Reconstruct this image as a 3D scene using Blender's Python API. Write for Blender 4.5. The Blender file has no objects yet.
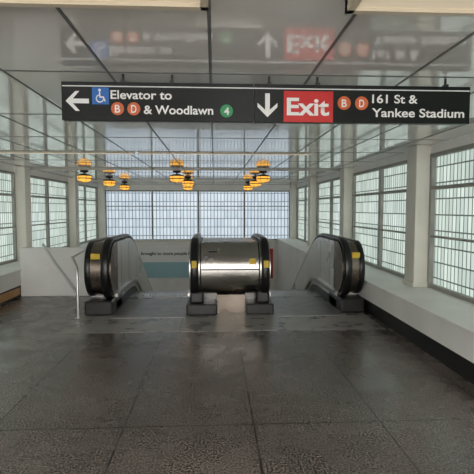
import bpy, bmesh, math, random
from mathutils import Vector
random.seed(3)
S=bpy.context.scene
S.view_settings.view_transform='Standard'
S.view_settings.exposure=.25
COL=S.collection

# ------------------------------------------------------------ materials
def mat(name, base=(.5,.5,.5), rough=.5, metal=0, spec=.5, emit=None, es=0):
    m=bpy.data.materials.new(name); m.use_nodes=True
    b=m.node_tree.nodes['Principled BSDF']
    b.inputs['Base Color'].default_value=(*base,1); b.inputs['Roughness'].default_value=rough
    b.inputs['Metallic'].default_value=metal; b.inputs['Specular IOR Level'].default_value=spec
    if emit: b.inputs['Emission Color'].default_value=(*emit,1); b.inputs['Emission Strength'].default_value=es
    return m
def noisy(name, c1, c2, scale=3, rough=.5, r2=None, metal=0, spec=.5, bump=0, stretch=(1,1,1), detail=6):
    m=mat(name,c1,rough,metal,spec); nt=m.node_tree; b=nt.nodes['Principled BSDF']
    tc=nt.nodes.new('ShaderNodeTexCoord'); mp=nt.nodes.new('ShaderNodeMapping'); mp.inputs['Scale'].default_value=stretch
    n=nt.nodes.new('ShaderNodeTexNoise'); n.inputs['Scale'].default_value=scale; n.inputs['Detail'].default_value=detail
    nt.links.new(tc.outputs['Object'],mp.inputs[0]); nt.links.new(mp.outputs[0],n.inputs['Vector'])
    r=nt.nodes.new('ShaderNodeValToRGB'); r.color_ramp.elements[0].position=.35; r.color_ramp.elements[1].position=.65
    r.color_ramp.elements[0].color=(*c1,1); r.color_ramp.elements[1].color=(*c2,1)
    nt.links.new(n.outputs['Fac'],r.inputs[0]); nt.links.new(r.outputs[0],b.inputs['Base Color'])
    if r2 is not None:
        mr=nt.nodes.new('ShaderNodeMapRange'); mr.inputs['From Min'].default_value=.3; mr.inputs['From Max'].default_value=.7
        mr.inputs['To Min'].default_value=rough; mr.inputs['To Max'].default_value=r2
        nt.links.new(n.outputs['Fac'],mr.inputs['Value']); nt.links.new(mr.outputs[0],b.inputs['Roughness'])
    if bump:
        bp=nt.nodes.new('ShaderNodeBump'); bp.inputs['Strength'].default_value=bump; bp.inputs['Distance'].default_value=.01
        nt.links.new(n.outputs['Fac'],bp.inputs['Height']); nt.links.new(bp.outputs[0],b.inputs['Normal'])
    return m
def grid_nodes(nt, axes, loc, w, h, mortar, c1, c2, cm, smooth=.1):
    tc=nt.nodes.new('ShaderNodeTexCoord'); sp=nt.nodes.new('ShaderNodeSeparateXYZ'); cb=nt.nodes.new('ShaderNodeCombineXYZ')
    nt.links.new(tc.outputs['Object'],sp.inputs[0])
    for i,a in enumerate(axes):
        ad=nt.nodes.new('ShaderNodeMath'); ad.operation='ADD'; ad.inputs[1].default_value=loc[i]+100*(w if i==0 else h)
        nt.links.new(sp.outputs[a],ad.inputs[0]); nt.links.new(ad.outputs[0],cb.inputs[i])
    br=nt.nodes.new('ShaderNodeTexBrick'); br.offset=0; br.squash=1
    br.inputs['Scale'].default_value=1; br.inputs['Brick Width'].default_value=w; br.inputs['Row Height'].default_value=h
    br.inputs['Mortar Size'].default_value=mortar; br.inputs['Mortar Smooth'].default_value=smooth
    br.inputs['Color1'].default_value=(*c1,1); br.inputs['Color2'].default_value=(*c2,1); br.inputs['Mortar'].default_value=(*cm,1)
    nt.links.new(cb.outputs[0],br.inputs['Vector']); return br

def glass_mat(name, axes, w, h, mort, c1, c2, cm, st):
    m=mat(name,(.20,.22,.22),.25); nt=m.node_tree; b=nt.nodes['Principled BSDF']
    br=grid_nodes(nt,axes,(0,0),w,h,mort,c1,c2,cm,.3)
    nt.links.new(br.outputs['Color'],b.inputs['Emission Color']); b.inputs['Emission Strength'].default_value=st  # daylight through the blocks is put in as glow of the glass
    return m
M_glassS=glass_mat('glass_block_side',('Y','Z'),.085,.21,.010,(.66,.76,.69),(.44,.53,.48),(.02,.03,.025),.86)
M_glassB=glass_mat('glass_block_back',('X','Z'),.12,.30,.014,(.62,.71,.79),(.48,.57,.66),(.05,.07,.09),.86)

def floor_mat():
    m=mat('floor_paving',(.1,.1,.1),.35); nt=m.node_tree; b=nt.nodes['Principled BSDF']
    br=grid_nodes(nt,('X','Y'),(.645,-3.14),.925,1.76,.007,(1,1,1),(.84,.84,.84),(.20,.18,.17),.1)
    tc=nt.nodes.new('ShaderNodeTexCoord')
    def ns(sc,d,a,c,p0=.35,p1=.65):
        n=nt.nodes.new('ShaderNodeTexNoise'); n.inputs['Scale'].default_value=sc; n.inputs['Detail'].default_value=d
        nt.links.new(tc.outputs['Object'],n.inputs['Vector'])
        r=nt.nodes.new('ShaderNodeValToRGB'); r.color_ramp.elements[0].position=p0; r.color_ramp.elements[1].position=p1
        r.color_ramp.elements[0].color=(*a,1); r.color_ramp.elements[1].color=(*c,1)
        nt.links.new(n.outputs['Fac'],r.inputs[0]); return n,r
    n1,r1=ns(.7,4,(.090,.076,.070),(.19,.162,.148),.3,.7)
    n2,r2=ns(75,4,(.05,.05,.05),(2.0,1.95,1.9),.38,.64)
    n3,r3=ns(3,4,(.88,.88,.88),(1.1,1.1,1.1))
    def mul(a,c):
        x=nt.nodes.new('ShaderNodeMix'); x.data_type='RGBA'; x.blend_type='MULTIPLY'; x.inputs[0].default_value=1
        nt.links.new(a,x.inputs[6]); nt.links.new(c,x.inputs[7]); return x.outputs[2]
    o=mul(mul(mul(r1.outputs[0],r2.outputs[0]),r3.outputs[0]),br.outputs['Color'])
    nt.links.new(o,b.inputs['Base Color'])
    mr=nt.nodes.new('ShaderNodeMapRange'); mr.inputs['From Min'].default_value=.3; mr.inputs['From Max'].default_value=.7
    mr.inputs['To Min'].default_value=.17; mr.inputs['To Max'].default_value=.36
    nt.links.new(n3.outputs['Fac'],mr.inputs['Value']); nt.links.new(mr.outputs[0],b.inputs['Roughness'])
    b.inputs['Specular IOR Level'].default_value=1.0
    bp=nt.nodes.new('ShaderNodeBump'); bp.inputs['Strength'].default_value=.22; bp.inputs['Distance'].default_value=.003
    nt.links.new(n2.outputs['Fac'],bp.inputs['Height']); nt.links.new(bp.outputs[0],b.inputs['Normal'])
    return m
def ceil_mat():
    m=mat('ceiling_gloss_panel',(.35,.35,.35),.10,0,.9); nt=m.node_tree; b=nt.nodes['Principled BSDF']
    br=grid_nodes(nt,('X','Y'),(.66,-.3),.64,1.3,.009,(.80,.79,.76),(.70,.69,.67),(.05,.05,.05),.1)
    nt.links.new(br.outputs['Color'],b.inputs['Base Color'])
    b.inputs['Coat Weight'].default_value=.7; b.inputs['Coat IOR'].default_value=1.65; b.inputs['Coat Roughness'].default_value=.04
    n=nt.nodes.new('ShaderNodeTexNoise'); n.inputs['Scale'].default_value=1.2
    bp=nt.nodes.new('ShaderNodeBump'); bp.inputs['Strength'].default_value=.12; bp.inputs['Distance'].default_value=.02
    tc=nt.nodes.new('ShaderNodeTexCoord'); nt.links.new(tc.outputs['Object'],n.inputs['Vector'])
    nt.links.new(n.outputs['Fac'],bp.inputs['Height']); nt.links.new(bp.outputs[0],b.inputs['Normal']); nt.links.new(bp.outputs[0],b.inputs['Coat Normal'])
    return m
M_floor=floor_mat(); M_ceil=ceil_mat()
M_white=noisy('painted_masonry',(.83,.82,.79),(.90,.89,.86),2.5,.45,bump=.05)
M_col=noisy('column_paint',(.72,.69,.61),(.80,.77,.69),2,.5)
M_frame=noisy('window_frame_steel',(.28,.28,.25),(.36,.35,.32),4,.5)
M_black=noisy('black_baseboard',(.008,.008,.008),(.02,.02,.02),5,.35)
M_orange=noisy('tan_trim',(.55,.30,.10),(.45,.24,.10),5,.5)
M_steel=noisy('brushed_steel',(.46,.44,.41),(.56,.54,.50),1.5,.22,.32,metal=1,detail=3)
M_panel=noisy('balustrade_steel',(.80,.79,.77),(.88,.87,.85),1.2,.26,.34,metal=.3,detail=2)
M_tubem=mat('handrail_tube_steel',(.62,.61,.60),.3,.8)
M_dsteel=noisy('dark_bronze_steel',(.16,.13,.105),(.28,.24,.20),2,.22,.34,metal=.9,detail=2)
M_rubber=mat('handrail_rubber',(.008,.008,.009),.3)
M_plinth=noisy('black_plinth',(.010,.009,.008),(.02,.019,.018),8,.35)
M_plate=noisy('landing_plate',(.20,.188,.178),(.42,.39,.365),3,.22,.4,metal=.2,bump=.05,detail=4)
M_step=noisy('step_steel',(.3,.3,.3),(.4,.4,.4),6,.4,metal=.7)
M_yellow=mat('yellow_sticker',(.80,.54,.04),.5)
M_whitep=mat('white_print',(.85,.85,.85),.5)
M_sblack=mat('sign_black',(.004,.006,.005),.35,spec=.25)
M_swhite=mat('sign_white',(.80,.80,.78),.5)
M_sred=mat('sign_red',(.56,.020,.018),.4)
M_sorange=mat('sign_orange',(.62,.13,.035),.4)
M_sgreen=mat('sign_green',(.02,.26,.09),.4)
M_sblue=mat('sign_blue',(.02,.14,.46),.4)
M_teal=mat('poster_teal',(.34,.56,.62),.5)
M_amber=mat('amber_globe',(.6,.35,.08),.3,emit=(1,.46,.06),es=1.0)
M_lamptop=mat('lamp_black',(.015,.012,.01),.4)
M_fill=mat('light_diffuser',(.8,.75,.65),.5,emit=(1,.94,.84),es=16.0)
M_well_fill=mat('wall_light_diffuser',(.8,.75,.65),.5,emit=(1,.97,.93),es=14.0)
M_lightdim=mat('light_diffuser_dim',(.70,.62,.49),.5,emit=(1,.84,.62),es=.22)  # row in view: glow simply set low, unlike the added rows
M_tube=mat('fluorescent_tube',(.7,.68,.62),.5,emit=(1,.88,.70),es=.30)
M_fix=mat('light_housing',(.60,.52,.40),.4)
M_trim=mat('ceiling_trim_white',(.45,.43,.39),.3)
M_tbar=mat('ceiling_joint',(.12,.12,.115),.4)

# ------------------------------------------------------------ mesh helpers
def empty(name):
    e=bpy.data.objects.new(name,None); COL.objects.link(e); e.empty_display_size=.1; return e
def finish(bm,name,m,parent=None,smooth=False):
    bmesh.ops.recalc_face_normals(bm,faces=bm.faces)
    me=bpy.data.meshes.new(name); 
    if smooth:
        for f in bm.faces: f.smooth=True
    bm.to_mesh(me); bm.free(); me.materials.append(m)
    o=bpy.data.objects.new(name,me); COL.objects.link(o)
    if parent: o.parent=parent
    return o
def addbox(bm,a,b):
    x0,y0,z0=a; x1,y1,z1=b
    v=[bm.verts.new(p) for p in [(x0,y0,z0),(x1,y0,z0),(x1,y1,z0),(x0,y1,z0),(x0,y0,z1),(x1,y0,z1),(x1,y1,z1),(x0,y1,z1)]]
    for f in [(0,1,2,3),(4,5,6,7),(0,1,5,4),(1,2,6,5),(2,3,7,6),(3,0,4,7)]: bm.faces.new([v[i] for i in f])
def box(name,boxes,m,parent=None,bevel=0):
    bm=bmesh.new()
    if not isinstance(boxes,list): boxes=[boxes]
    for a,b in boxes: addbox(bm,a,b)
    o=finish(bm,name,m,parent)
    if bevel:
        md=o.modifiers.new('b','BEVEL'); md.width=bevel; md.segments=2; md.limit_method='ANGLE'
    return o
def prism(name,prof,x0,x1,m,parent=None):
    """extrude a (y,z) outline along x; rim smooth, caps sharp"""
    bm=bmesh.new()
    A=[bm.verts.new((x0,y,z)) for y,z in prof]; B=[bm.verts.new((x1,y,z)) for y,z in prof]
    ca=bm.faces.new(A); cb=bm.faces.new(B[::-1]); n=len(prof)
    for i in range(n):
        f=bm.faces.new([A[i],A[(i+1)%n],B[(i+1)%n],B[i]]); f.smooth=True
    bmesh.ops.recalc_face_normals(bm,faces=bm.faces)
    for e in list(ca.edges)+list(cb.edges): e.smooth=False
    for e in bm.edges:
        if len(e.link_faces)==2 and e.calc_face_angle(0)>math.radians(35): e.smooth=False
    bmesh.ops.triangulate(bm,faces=[ca,cb])
    return finish(bm,name,m,parent)
def sweep(name,path,xc,w,t,m,parent=None):
    """rounded band following a (y,z) path"""
    bm=bmesh.new(); rings=[]
    n=len(path)
    for i,(y,z) in enumerate(path):
        p=path[max(i-1,0)]; q=path[min(i+1,n-1)]
        ty,tz=q[0]-p[0],q[1]-p[1]; L=math.hypot(ty,tz); ty/=L; tz/=L
        ny,nz=-tz,ty
        ring=[]
        for k in range(12):
            a=2*math.pi*k/12
            cx=math.copysign(abs(math.cos(a))**.6,math.cos(a))*w/2; cn=math.copysign(abs(math.sin(a))**.6,math.sin(a))*t/2
            ring.append(bm.verts.new((xc+cx,y+ny*cn,z+nz*cn)))
        rings.append(ring)
    for a,b in zip(rings,rings[1:]):
        for k in range(12): bm.faces.new([a[k],a[(k+1)%12],b[(k+1)%12],b[k]])
    bm.faces.new(rings[0]); bm.faces.new(rings[-1])
    return finish(bm,name,m,parent,True)
def tube(name,pts,r,m,parent=None):
    cu=bpy.data.curves.new(name,'CURVE'); cu.dimensions='3D'; cu.bevel_depth=r; cu.bevel_resolution=4; cu.use_fill_caps=True
    sp=cu.splines.new('POLY'); sp.points.add(len(pts)-1)
    for p,q in zip(sp.points,pts): p.co=(*q,1)
    cu.materials.append(m); o=bpy.data.objects.new(name,cu); COL.objects.link(o)
    if parent: o.parent=parent
    return o
def lathe(name,prof,c,m,parent=None,seg=24):
    bm=bmesh.new(); rings=[]
    for r,z in prof:
        rings.append([bm.verts.new((c[0]+r*math.cos(2*math.pi*k/seg),c[1]+r*math.sin(2*math.pi*k/seg),c[2]+z)) for k in range(seg)])
    for a,b in zip(rings,rings[1:]):
        for k in range(seg): bm.faces.new([a[k],a[(k+1)%seg],b[(k+1)%seg],b[k]])
    bm.faces.new(rings[0]); bm.faces.new(rings[-1])
    return finish(bm,name,m,parent,True)

# ------------------------------------------------------------ room constants
XL,XR=-4.0,2.9       # window planes
LL,LR=-3.42,2.26     # ledge faces
YB=16.0; YF=-4.0; H=2.40; YE=8.2; ZL=-3.2
SILL=.49; WT=2.28
box('floor',[((XL-.3,YF,-.25),(XR+.3,YE,0))],M_floor)
box('floor_lower_landing',[((LL-.1,YE,ZL-.2),(LR+.1,YB,ZL))],M_floor)
box('ceiling',((XL-.3,YF,H),(XR+.3,YB+.3,H+.15)),M_ceil)
tb=[]
x=-3.86
while x<XR: 
    tb.append(((x-.007,YF,H-.004),(x+.007,YB,H+.01))); x+=.64
y=-2.3
while y<YB:
    tb.append(((XL,y-.009,H-.003),(XR,y+.009,H+.01))); y+=1.3
box('trim_ceiling_joints',tb,M_tbar)
def side(nm,xw,xl,sg):
    a,b=(xw-.3,xl) if sg<0 else (xl,xw+.3)
    bx=[((a,YF,.20),(b,YE,SILL-.03)),((a,YE,ZL),(b,YB,SILL-.03))]
    w0,w1=(xw-.3,xw) if sg<0 else (xw,xw+.3)
    bx.append(((w0,YF,WT),(w1,YB,H)))
    box('wall_'+nm,bx,M_white)
    s0,s1=(xw-.3,xl+.03) if sg<0 else (xl-.03,xw+.3)
    box('trim_sill_'+nm,((s0,YF,SILL-.03),(s1,YB,SILL)),M_white,bevel=.008)
    k0,k1=(xw-.3,xl-.02) if sg<0 else (xl+.02,xw+.3)
    box('baseboard_'+nm,((k0,YF,0),(k1,YE,.20)),M_black)
side('left',XL,LL,-1); side('right',XR,LR,1)
box('trim_1',((LL-.005,YF,.05),(LL+.02,YE-.2,.17)),M_orange)
box('wall_back',[((XL-.3,YB,ZL),(XR+.3,YB+.3,.42)),((XL-.3,YB,2.2),(XR+.3,YB+.3,H))],M_white)
box('trim_2',((LL,YB-.10,.38),(LR,YB,.44)),M_col)
box('wall_well',((LL,YE-.15,ZL),(LR,YE,-.25)),M_white)
box('parapet_wall',[((LL,YE-.14,0),(-1.92,YE+.02,.86))],M_white,bevel=.01)
cols=[-3.7,-.45,2.8,6.08,9.45,12.75,15.85]
def column(x0,x1,y):
    e=empty('column')
    box('shaft',((x0,y-.15,SILL),(x1,y+.15,H)),M_col,e,.012)
    box('foot',((x0-.015,y-.165,SILL),(x1+.015,y+.165,SILL+.06)),M_col,e,.006)
for y in cols:
    column(XR-.2,XR+.05,y); column(XL-.05,XL+.2,y)
wn=0
def window_side(xw,sg,y0,y1):
    global wn; wn+=1
    e=empty('window_%d'%wn)
    x=xw+sg*.05
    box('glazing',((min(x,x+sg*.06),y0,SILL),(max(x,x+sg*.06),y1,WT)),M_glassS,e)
    fx0,fx1=sorted((xw-sg*.01,xw+sg*.05)); fr=[]
    for z0,z1 in ((SILL,SILL+.05),(WT-.05,WT),(1.80,1.845),(1.17,1.195)): fr.append(((fx0,y0,z0),(fx1,y1,z1)))
    ym=(y0+y1)/2
    for a,b in ((y0,y0+.05),(y1-.05,y1),(ym-.035,ym+.035)): fr.append(((fx0-.004,a,SILL),(fx1-.001,b,WT)))
    box('frame',fr,M_frame,e)
for xw,sg in ((XR,1),(XL,-1)):
    for a,b in zip(cols,cols[1:]): window_side(xw,sg,a+.15,b-.15)
wn+=1; e=empty('window_%d'%wn)
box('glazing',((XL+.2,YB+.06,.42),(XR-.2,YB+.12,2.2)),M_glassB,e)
fr=[((XL+.2,YB,.42),(XR-.2,YB+.06,.47)),((XL+.2,YB,2.15),(XR-.2,YB+.06,2.2)),((XL+.2,YB,1.62),(XR-.2,YB+.06,1.65))]
for k in range(5):
    x=XL+.2+(XR-XL-.4)*k/4; fr.append(((x-.03,YB-.005,.42),(x+.03,YB+.055,2.2)))
box('frame',fr,M_frame,e)

# ceiling cross trims + fixtures
box('trim_5',((XL,9.72,H-.03),(XR,9.80,H)),M_trim)
def strip(x0,x1,y):
    e=empty('fluorescent_strip_light')
    box('housing',((x0,y,H-.014),(x1,y+.04,H)),M_fix,e)
    tube('tube',[(x0+.02,y+.02,H-.018),(x1-.02,y+.02,H-.018)],.006,M_tube,e)
strip(-3.9,-1.2,6.95); strip(-1.15,1.5,6.95)
def fluor(x0,x1,y0,y1,m):
    e=empty('ceiling_light')
    box('housing',[((x0,y0,H-.08),(x1,y0+.03,H)),((x0,y1-.03,H-.08),(x1,y1,H)),((x0,y0,H-.08),(x0+.03,y1,H)),((x1-.03,y0,H-.08),(x1,y1,H))],M_fix,e)
    box('diffuser',((x0+.03,y0+.03,H-.065),(x1-.03,y1-.03,H-.01)),m,e)
for y0,m in ((1.45,M_lightdim),(-.2,M_fill),(-1.6,M_fill),(-3.0,M_fill)):  # rows behind the camera are unseen fill, added to brighten the hall
    for x0,x1 in ((-2.3,-1.15),(-.98,-.02),(.52,1.6)): fluor(x0,x1,y0,y0+.36,m)
# added fill lights, unseen on the well wall, to brighten the dim well
for x0 in (-3.3,-2.6):
    e=empty('well_fill_light')
    box('housing',((x0,YE,-.62),(x0+.6,YE+.03,-.36)),M_fix,e)
    box('diffuser',((x0+.02,YE+.03,-.60),(x0+.58,YE+.07,-.38)),M_well_fill,e)

# pendant amber lamps
def lamp(x,y):
    e=empty('pendant_lamp')
    lathe('canopy',[(.04,-.045),(.09,-.03),(.09,0)],(x,y,H),M_lamptop,e)
    lathe('stem',[(.02,-.08),(.02,-.03)],(x,y,H),M_lamptop,e,12)
    lathe('collar',[(.10,-.13),(.16,-.115),(.16,-.10),(.05,-.07)],(x,y,H),M_lamptop,e)
    prof=[(.145,-.12)]
    for k in range(0,8):
        a=k/7*math.pi/2; prof.append((.160*math.cos(a)+.003,-.165-.09*math.sin(a)))
    lathe('globe',prof,(x,y,H),M_amber,e)
    lathe('band',[(.163,-.185),(.169,-.185),(.169,-.165),(.163,-.165)],(x,y,H),M_lamptop,e)
    for k in range(6):
        a=k*math.pi/3
        tube('guard_wire',[(x+.162*math.cos(a)*c,y+.162*math.sin(a)*c,H+z) for c,z in ((1,-.12),(1.02,-.175),(.9,-.22),(.6,-.247),(.05,-.262))],.004,M_lamptop,e)
for y,xs in ((10.3,(-2.90,-.84,1.12)),(12.2,(-2.78,-.70,1.12)),(14.6,(-2.85,-.84,1.10))):
    for x in xs: lamp(x,y)

# ------------------------------------------------------------ escalators
Y0=6.5; SL=math.tan(math.radians(30)); YK=8.35
def top_path(rz,ry,zc,yc,ztop,drop=0):
    pts=[]
    for k in range(17):
        a=-math.pi/2-k/16*math.pi
        pts.append((yc+ry*math.cos(a),zc+rz*math.sin(a)))
    pts.append((7.4,ztop)); 
    for k in range(7):
        t=k/6; y=7.9+t*.9; pts.append((y,ztop-SL*.9/2*t*t))
    yend=13.6; pts.append((yend,ztop-SL*.45-SL*(yend-8.8)))
    return pts
def unit(parent,name,x0,x1,rails):
    zt=1.04
    tp=top_path(.39,.33,.65,Y0+.36,zt)
    prof=tp+[(13.6,ZL),(12.3,ZL),(YE+.01,-.75),(YE+.01,0.0),(Y0+.40,0.0)]
    prism(name+'_body',prof,x0,x1,M_panel,parent)
    cap=top_path(.395,.337,.65,Y0+.36,zt)[:17]
    cap=cap+[(Y0+.52,1.045),(Y0+.52,.255)]
    prism(name+'_newel_cap',cap,x0-.006,x1+.006,M_dsteel if x1-x0<.6 else M_steel,parent)
    hp=top_path(.43,.375,.65,Y0+.36,zt+.04)
    for i,xr in enumerate(rails):
        sweep(name+'_handrail_%d'%i,hp,xr,.115,.07,M_rubber,parent)
def side_trim(parent,name,xf,sg):
    a,b=sorted((xf,xf+sg*.02))
    prism(name+'_skirt',[(Y0+.3,.0),(YE,0),(YE+.3,-.1),(13.2,-.1-SL*(13.2-8.5)),(13.2,.1-SL*(13.2-8.5)),(YE+.3,.10),(YE,.14),(Y0+.3,.14)],a,b,M_plinth,parent)
    a,b=sorted((xf,xf+sg*.045))
    prism(name+'_deck',[(Y0+.3,.22),(YE,.22),(YE+.45,.14),(13.2,.14-SL*(13.2-8.65)),(13.2,.20-SL*(13.2-8.65)),(YE+.45,.20),(YE,.27),(Y0+.3,.27)],a,b,M_steel,parent)
def seam(parent,x0,x1,ys):
    zt=1.045
    for i,y in enumerate(ys):
        box('seam_%d'%i,[((x0-.002,y,.28),(x0+.001,y+.008,zt-.08)),((x1-.001,y,.28),(x1+.002,y+.008,zt-.08))],M_plinth,parent)

LX0,LX1=-1.86,-1.50; CX0,CX1=-.36,.82; RX0,RX1=1.90,2.22
def steps(parent,x0,x1):
    bx=[]; y=YE; z=-.02
    for i in range(14):
        bx.append(((x0,y,z-.35),(x1,y+.40,z))); 
        y+=.36 if i<1 else .40; z-= .08 if i==0 else .231
        if z<ZL+.36: break
    box('steps',bx,M_step,parent)
    box('comb_plate',((x0,7.75,0),(x1,YE,.012)),M_plate,parent)
    g=[]; k=int((x1-x0)/.05)
    for i in range(k): g.append(((x0+.02+i*.05,8.0,.012),(x0+.035+i*.05,YE,.018)))
    box('comb_teeth',g,M_steel,parent)

E1=empty('escalator')
unit(E1,'left_balustrade',LX0,LX1,[LX1-.07])
sweep('left_edge_band',top_path(.40,.345,.65,Y0+.36,1.05)[:20],LX0+.03,.08,.03,M_rubber,E1)
side_trim(E1,'left_balustrade',LX1,1); seam(E1,LX0,LX1,[7.3,7.95])
box('left_plinth',((LX0-.02,Y0+.02,0),(LX1+.02,Y0+.75,.21)),M_plinth,E1,.025)
steps(E1,LX1,CX0)
E2=empty('escalator')
unit(E2,'right_balustrade',RX0,RX1,[RX0+.07])
sweep('right_edge_band',top_path(.40,.345,.65,Y0+.36,1.05)[:20],RX1-.03,.08,.03,M_rubber,E2)
side_trim(E2,'right_balustrade',RX0,-1); seam(E2,RX0,RX1,[7.3,7.95])
box('right_plinth',((RX0-.02,Y0+.02,0),(RX1+.02,Y0+.75,.21)),M_plinth,E2,.025)
steps(E2,CX1,RX0)
E3=empty('escalator_center_balustrade')
unit(E3,'center',CX0,CX1,[CX0+.07,CX1-.07])
side_trim(E3,'center_l',CX0,-1); side_trim(E3,'center_r',CX1,1)
box('plinth_l',((CX0-.05,Y0-.02,0),(CX0+.40,Y0+.75,.16)),M_plinth,E3,.02)
box('plinth_r',((CX1-.36,Y0-.02,0),(CX1+.05,Y0+.75,.16)),M_plinth,E3,.02)
box('base_panel',((CX0+.40,Y0+.14,0),(CX1-.36,Y0+.7,.27)),M_dsteel,E3)
box('newel_foot_l',((CX0,Y0+.09,.15),(CX0+.20,Y0+.7,.33)),M_plinth,E3,.03)
box('newel_foot_r',((CX1-.20,Y0+.09,.15),(CX1,Y0+.7,.33)),M_plinth,E3,.03)
dp=top_path(.40,.345,.65,Y0+.36,1.05)
for i,x in enumerate((CX0+.16,CX1-.16)): sweep('drum_seam_%d'%i,dp[:20],x,.018,.02,M_plinth,E3)
box('drum_ridge',((CX0+.17,Y0+.0,.655),(CX1-.17,Y0+.03,.672)),M_plinth,E3)
box('drum_plate',((CX0+.28,Y0+.10,.93),(CX0+.40,Y0+.16,.945)),M_plinth,E3)
box('key_switch',((CX0+.22,Y0+.035,.80),(CX0+.27,Y0+.07,.86)),M_plinth,E3)
box('sticker_1',((CX1-.30,Y0+.028,.74),(CX1-.22,Y0+.06,.82)),M_yellow,E3)
box('sticker_2',((CX0+.035,Y0-.058,.70),(CX0+.105,Y0+.0,.80)),M_yellow,E3)
box('sticker_3',((CX1-.105,Y0-.058,.70),(CX1-.035,Y0+.0,.80)),M_yellow,E3)
box('sticker_l',((LX0+.08,Y0+.045,.82),(LX0+.21,Y0+.10,.90)),M_yellow,E1)
box('sticker_r',((RX0+.14,Y0+.045,.82),(RX0+.26,Y0+.10,.90)),M_yellow,E2)
box('landing_plate',[((-1.95,5.62,0),(-.45,7.75,.004)),((-.44,5.62,0),(.90,7.75,.004)),((.91,5.62,0),(2.2,7.75,.004))],M_plate)
for i,(a,b) in enumerate(((LX1+.04,CX0-.06),(CX1+.06,RX0-.04))):
    box('floor_hatch',((a,6.35,.004),(b,7.7,.009)),M_step)

e=empty('metal_handrail')
tube('post',[(-1.93,6.40,0),(-1.93,6.40,.62),(-1.94,6.42,.72),(-2.0,6.5,.80)],.019,M_tubem,e)
tube('rail',[(-2.0,6.5,.80),(-2.07,6.65,.84),(-2.10,7.2,.86),(-2.10,8.15,.90)],.019,M_tubem,e)
tube('brace',[(-1.93,6.40,.36),(-2.40,6.9,.72),(-2.95,7.9,.93)],.022,M_tubem,e)
lathe('flange',[(.05,0),(.05,.012)],(-1.93,6.40,0),M_tubem,e)

# ------------------------------------------------------------ posters on back wall
def textmesh(parent,s,x0,x1,z0,h,y,m,name='lettering',off=.018):
    cu=bpy.data.curves.new(name,'FONT'); cu.body=s; cu.size=1; cu.offset=off
    t=bpy.data.objects.new('tmp',cu); COL.objects.link(t)
    bpy.context.view_layer.update()
    dg=bpy.context.evaluated_depsgraph_get(); me=bpy.data.meshes.new_from_object(t.evaluated_get(dg))
    bpy.data.objects.remove(t)
    xs=[v.co.x for v in me.vertices]; a,b=min(xs),max(xs)
    cap=.73
    for v in me.vertices:
        v.co=Vector((x0+(v.co.x-a)/(b-a)*(x1-x0), y, z0+v.co.y/cap*h))
    me.materials.clear(); me.materials.append(m)
    o=bpy.data.objects.new(name,me); COL.objects.link(o); o.parent=parent; return o
e=empty('wall_poster')
box('board',((-2.65,YB-.03,-.95),(-.55,YB,.20)),M_whitep,e)
box('teal_field',((-2.60,YB-.035,-.90),(-.60,YB-.03,-.34)),M_teal,e)
textmesh(e,'brought to more people here',-2.58,-.62,-.08,.11,YB-.036,M_sblack)
e=empty('wall_poster')
box('board',((1.35,YB-.03,-.95),(2.1,YB,.12)),M_sred,e)
box('stripe',((1.45,YB-.035,-.45),(2.0,YB-.03,-.2)),M_whitep,e)

# ------------------------------------------------------------ hanging sign
D=2.92; U=D/446
def SX(p): return (p-214)*U+.042
def SZ(p): return 1.537+(208-p)*U
sg=empty('hanging_direction_sign')
box('panel',[((SX(62),D,SZ(121)),(SX(246.5),D+.05,SZ(84.5))),((SX(247.5),D,SZ(121)),(SX(464),D+.05,SZ(84.5)))],M_sblack,sg,.002)
yf=D-.003
box('white_rule',((SX(63),yf,SZ(89.2)),(SX(463),D,SZ(88.3))),M_swhite,sg)
def disc(px,py,r,m,ch):
    bm=bmesh.new()
    vs=[bm.verts.new((SX(px)+r*U*math.cos(a*math.pi/16),yf-.001,SZ(py)+r*U*math.sin(a*math.pi/16))) for a in range(32)]
    bm.faces.new(vs)
    finish(bm,'route_bullet',m,sg)
    textmesh(sg,ch,SX(px-2.6),SX(px+2.6),SZ(py+3.8),7.6*U,yf-.003,M_swhite)
def poly(pts,m,name,off=.001):
    bm=bmesh.new(); bm.faces.new([bm.verts.new((SX(x),yf-off,SZ(y))) for x,y in pts]); finish(bm,name,m,sg)
def arrow(cx,cy,s,d):
    pts=[(-1,0),(-.15,-.85),(.2,-.85),(-.38,-.2),(1,-.2),(1,.2),(-.38,.2),(.2,.85),(-.15,.85)]
    if d=='L': q=[(cx+x*s,cy+y*s) for x,y in pts]
    else: q=[(cx+y*s,cy-x*s) for x,y in pts]
    poly(q,M_swhite,'arrow')
T=lambda s,a,b,base,h: textmesh(sg,s,SX(a),SX(b),SZ(base),h*U,yf-.001,M_swhite)
arrow(77,103,11,'L')
poly([(91,90),(107,90),(107,106),(91,106)],M_sblue,'accessibility_panel')
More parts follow.
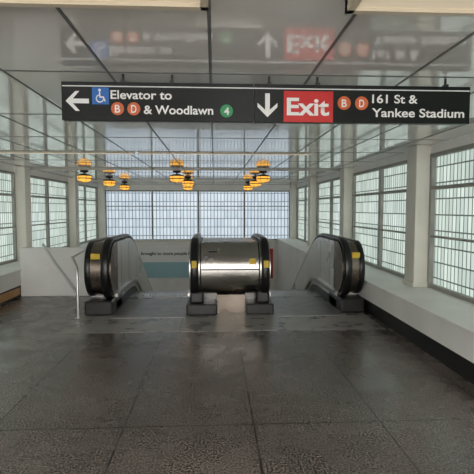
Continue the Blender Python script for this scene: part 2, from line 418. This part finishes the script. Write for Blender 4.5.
def ring(cx,cy,r0,r1,a0,a1,m):
    bm=bmesh.new(); n=20; p=None
    for k in range(n+1):
        a=math.radians(a0+(a1-a0)*k/n)
        q=[bm.verts.new((SX(cx+r*math.cos(a)),yf-.003,SZ(cy-r*math.sin(a)))) for r in (r0,r1)]
        if p: bm.faces.new([p[0],p[1],q[1],q[0]])
        p=q
    finish(bm,'wheelchair_wheel',m,sg)
ring(98.5,100.5,2.9,3.9,100,360,M_swhite)
ring(98.3,92.6,0.01,1.3,0,360,M_swhite)
poly([(97.6,94),(98.8,94),(99.2,98.5),(102.2,98.5),(104,103),(102.8,103.4),(101.4,99.8),(98,99.8)],M_swhite,'wheelchair_figure',.003)
T('Elevator to',108.5,167,100.5,8.4)
disc(115,109.8,6.2,M_sorange,'B'); disc(130.5,109.8,6.2,M_sorange,'D')
T('& Woodlawn',140,207,114.5,8.4)
disc(220,111,6.2,M_sgreen,'4')
arrow(260,105,11.5,'D')
poly([(276,91),(325,91),(325,121),(276,121)],M_sred,'exit_panel')
textmesh(sg,'Exit',SX(279),SX(321),SZ(114),17*U,yf-.003,M_swhite,off=.025)
disc(336,102,6.6,M_sorange,'B'); disc(353.5,102,6.6,M_sorange,'D')
T('161 St &',364,410,101.5,8.4)
T('Yankee Stadium',364,458,115,8.6)
for p in (120,167,262,310,440):
    x=SX(p); tube('hanger',[(x,D+.025,SZ(85)),(x,D+.025,H)],.008,M_black,sg)
    box('hanger_clip',((x-.012,D+.005,SZ(85)),(x+.012,D+.045,SZ(82))),M_black,sg)

# ------------------------------------------------------------ light
w=bpy.data.worlds.new('W'); S.world=w; w.use_nodes=True
w.node_tree.nodes['Background'].inputs[0].default_value=(1,.98,.96,1); w.node_tree.nodes['Background'].inputs[1].default_value=4.5

cd=bpy.data.cameras.new('camera'); cam=bpy.data.objects.new('camera',cd); COL.objects.link(cam)
cd.sensor_width=36; cd.lens=36*450/474; cam.location=(0,0,1.55)
cam.rotation_euler=(math.radians(90-3.6),0,math.radians(-2.9))
S.camera=cam
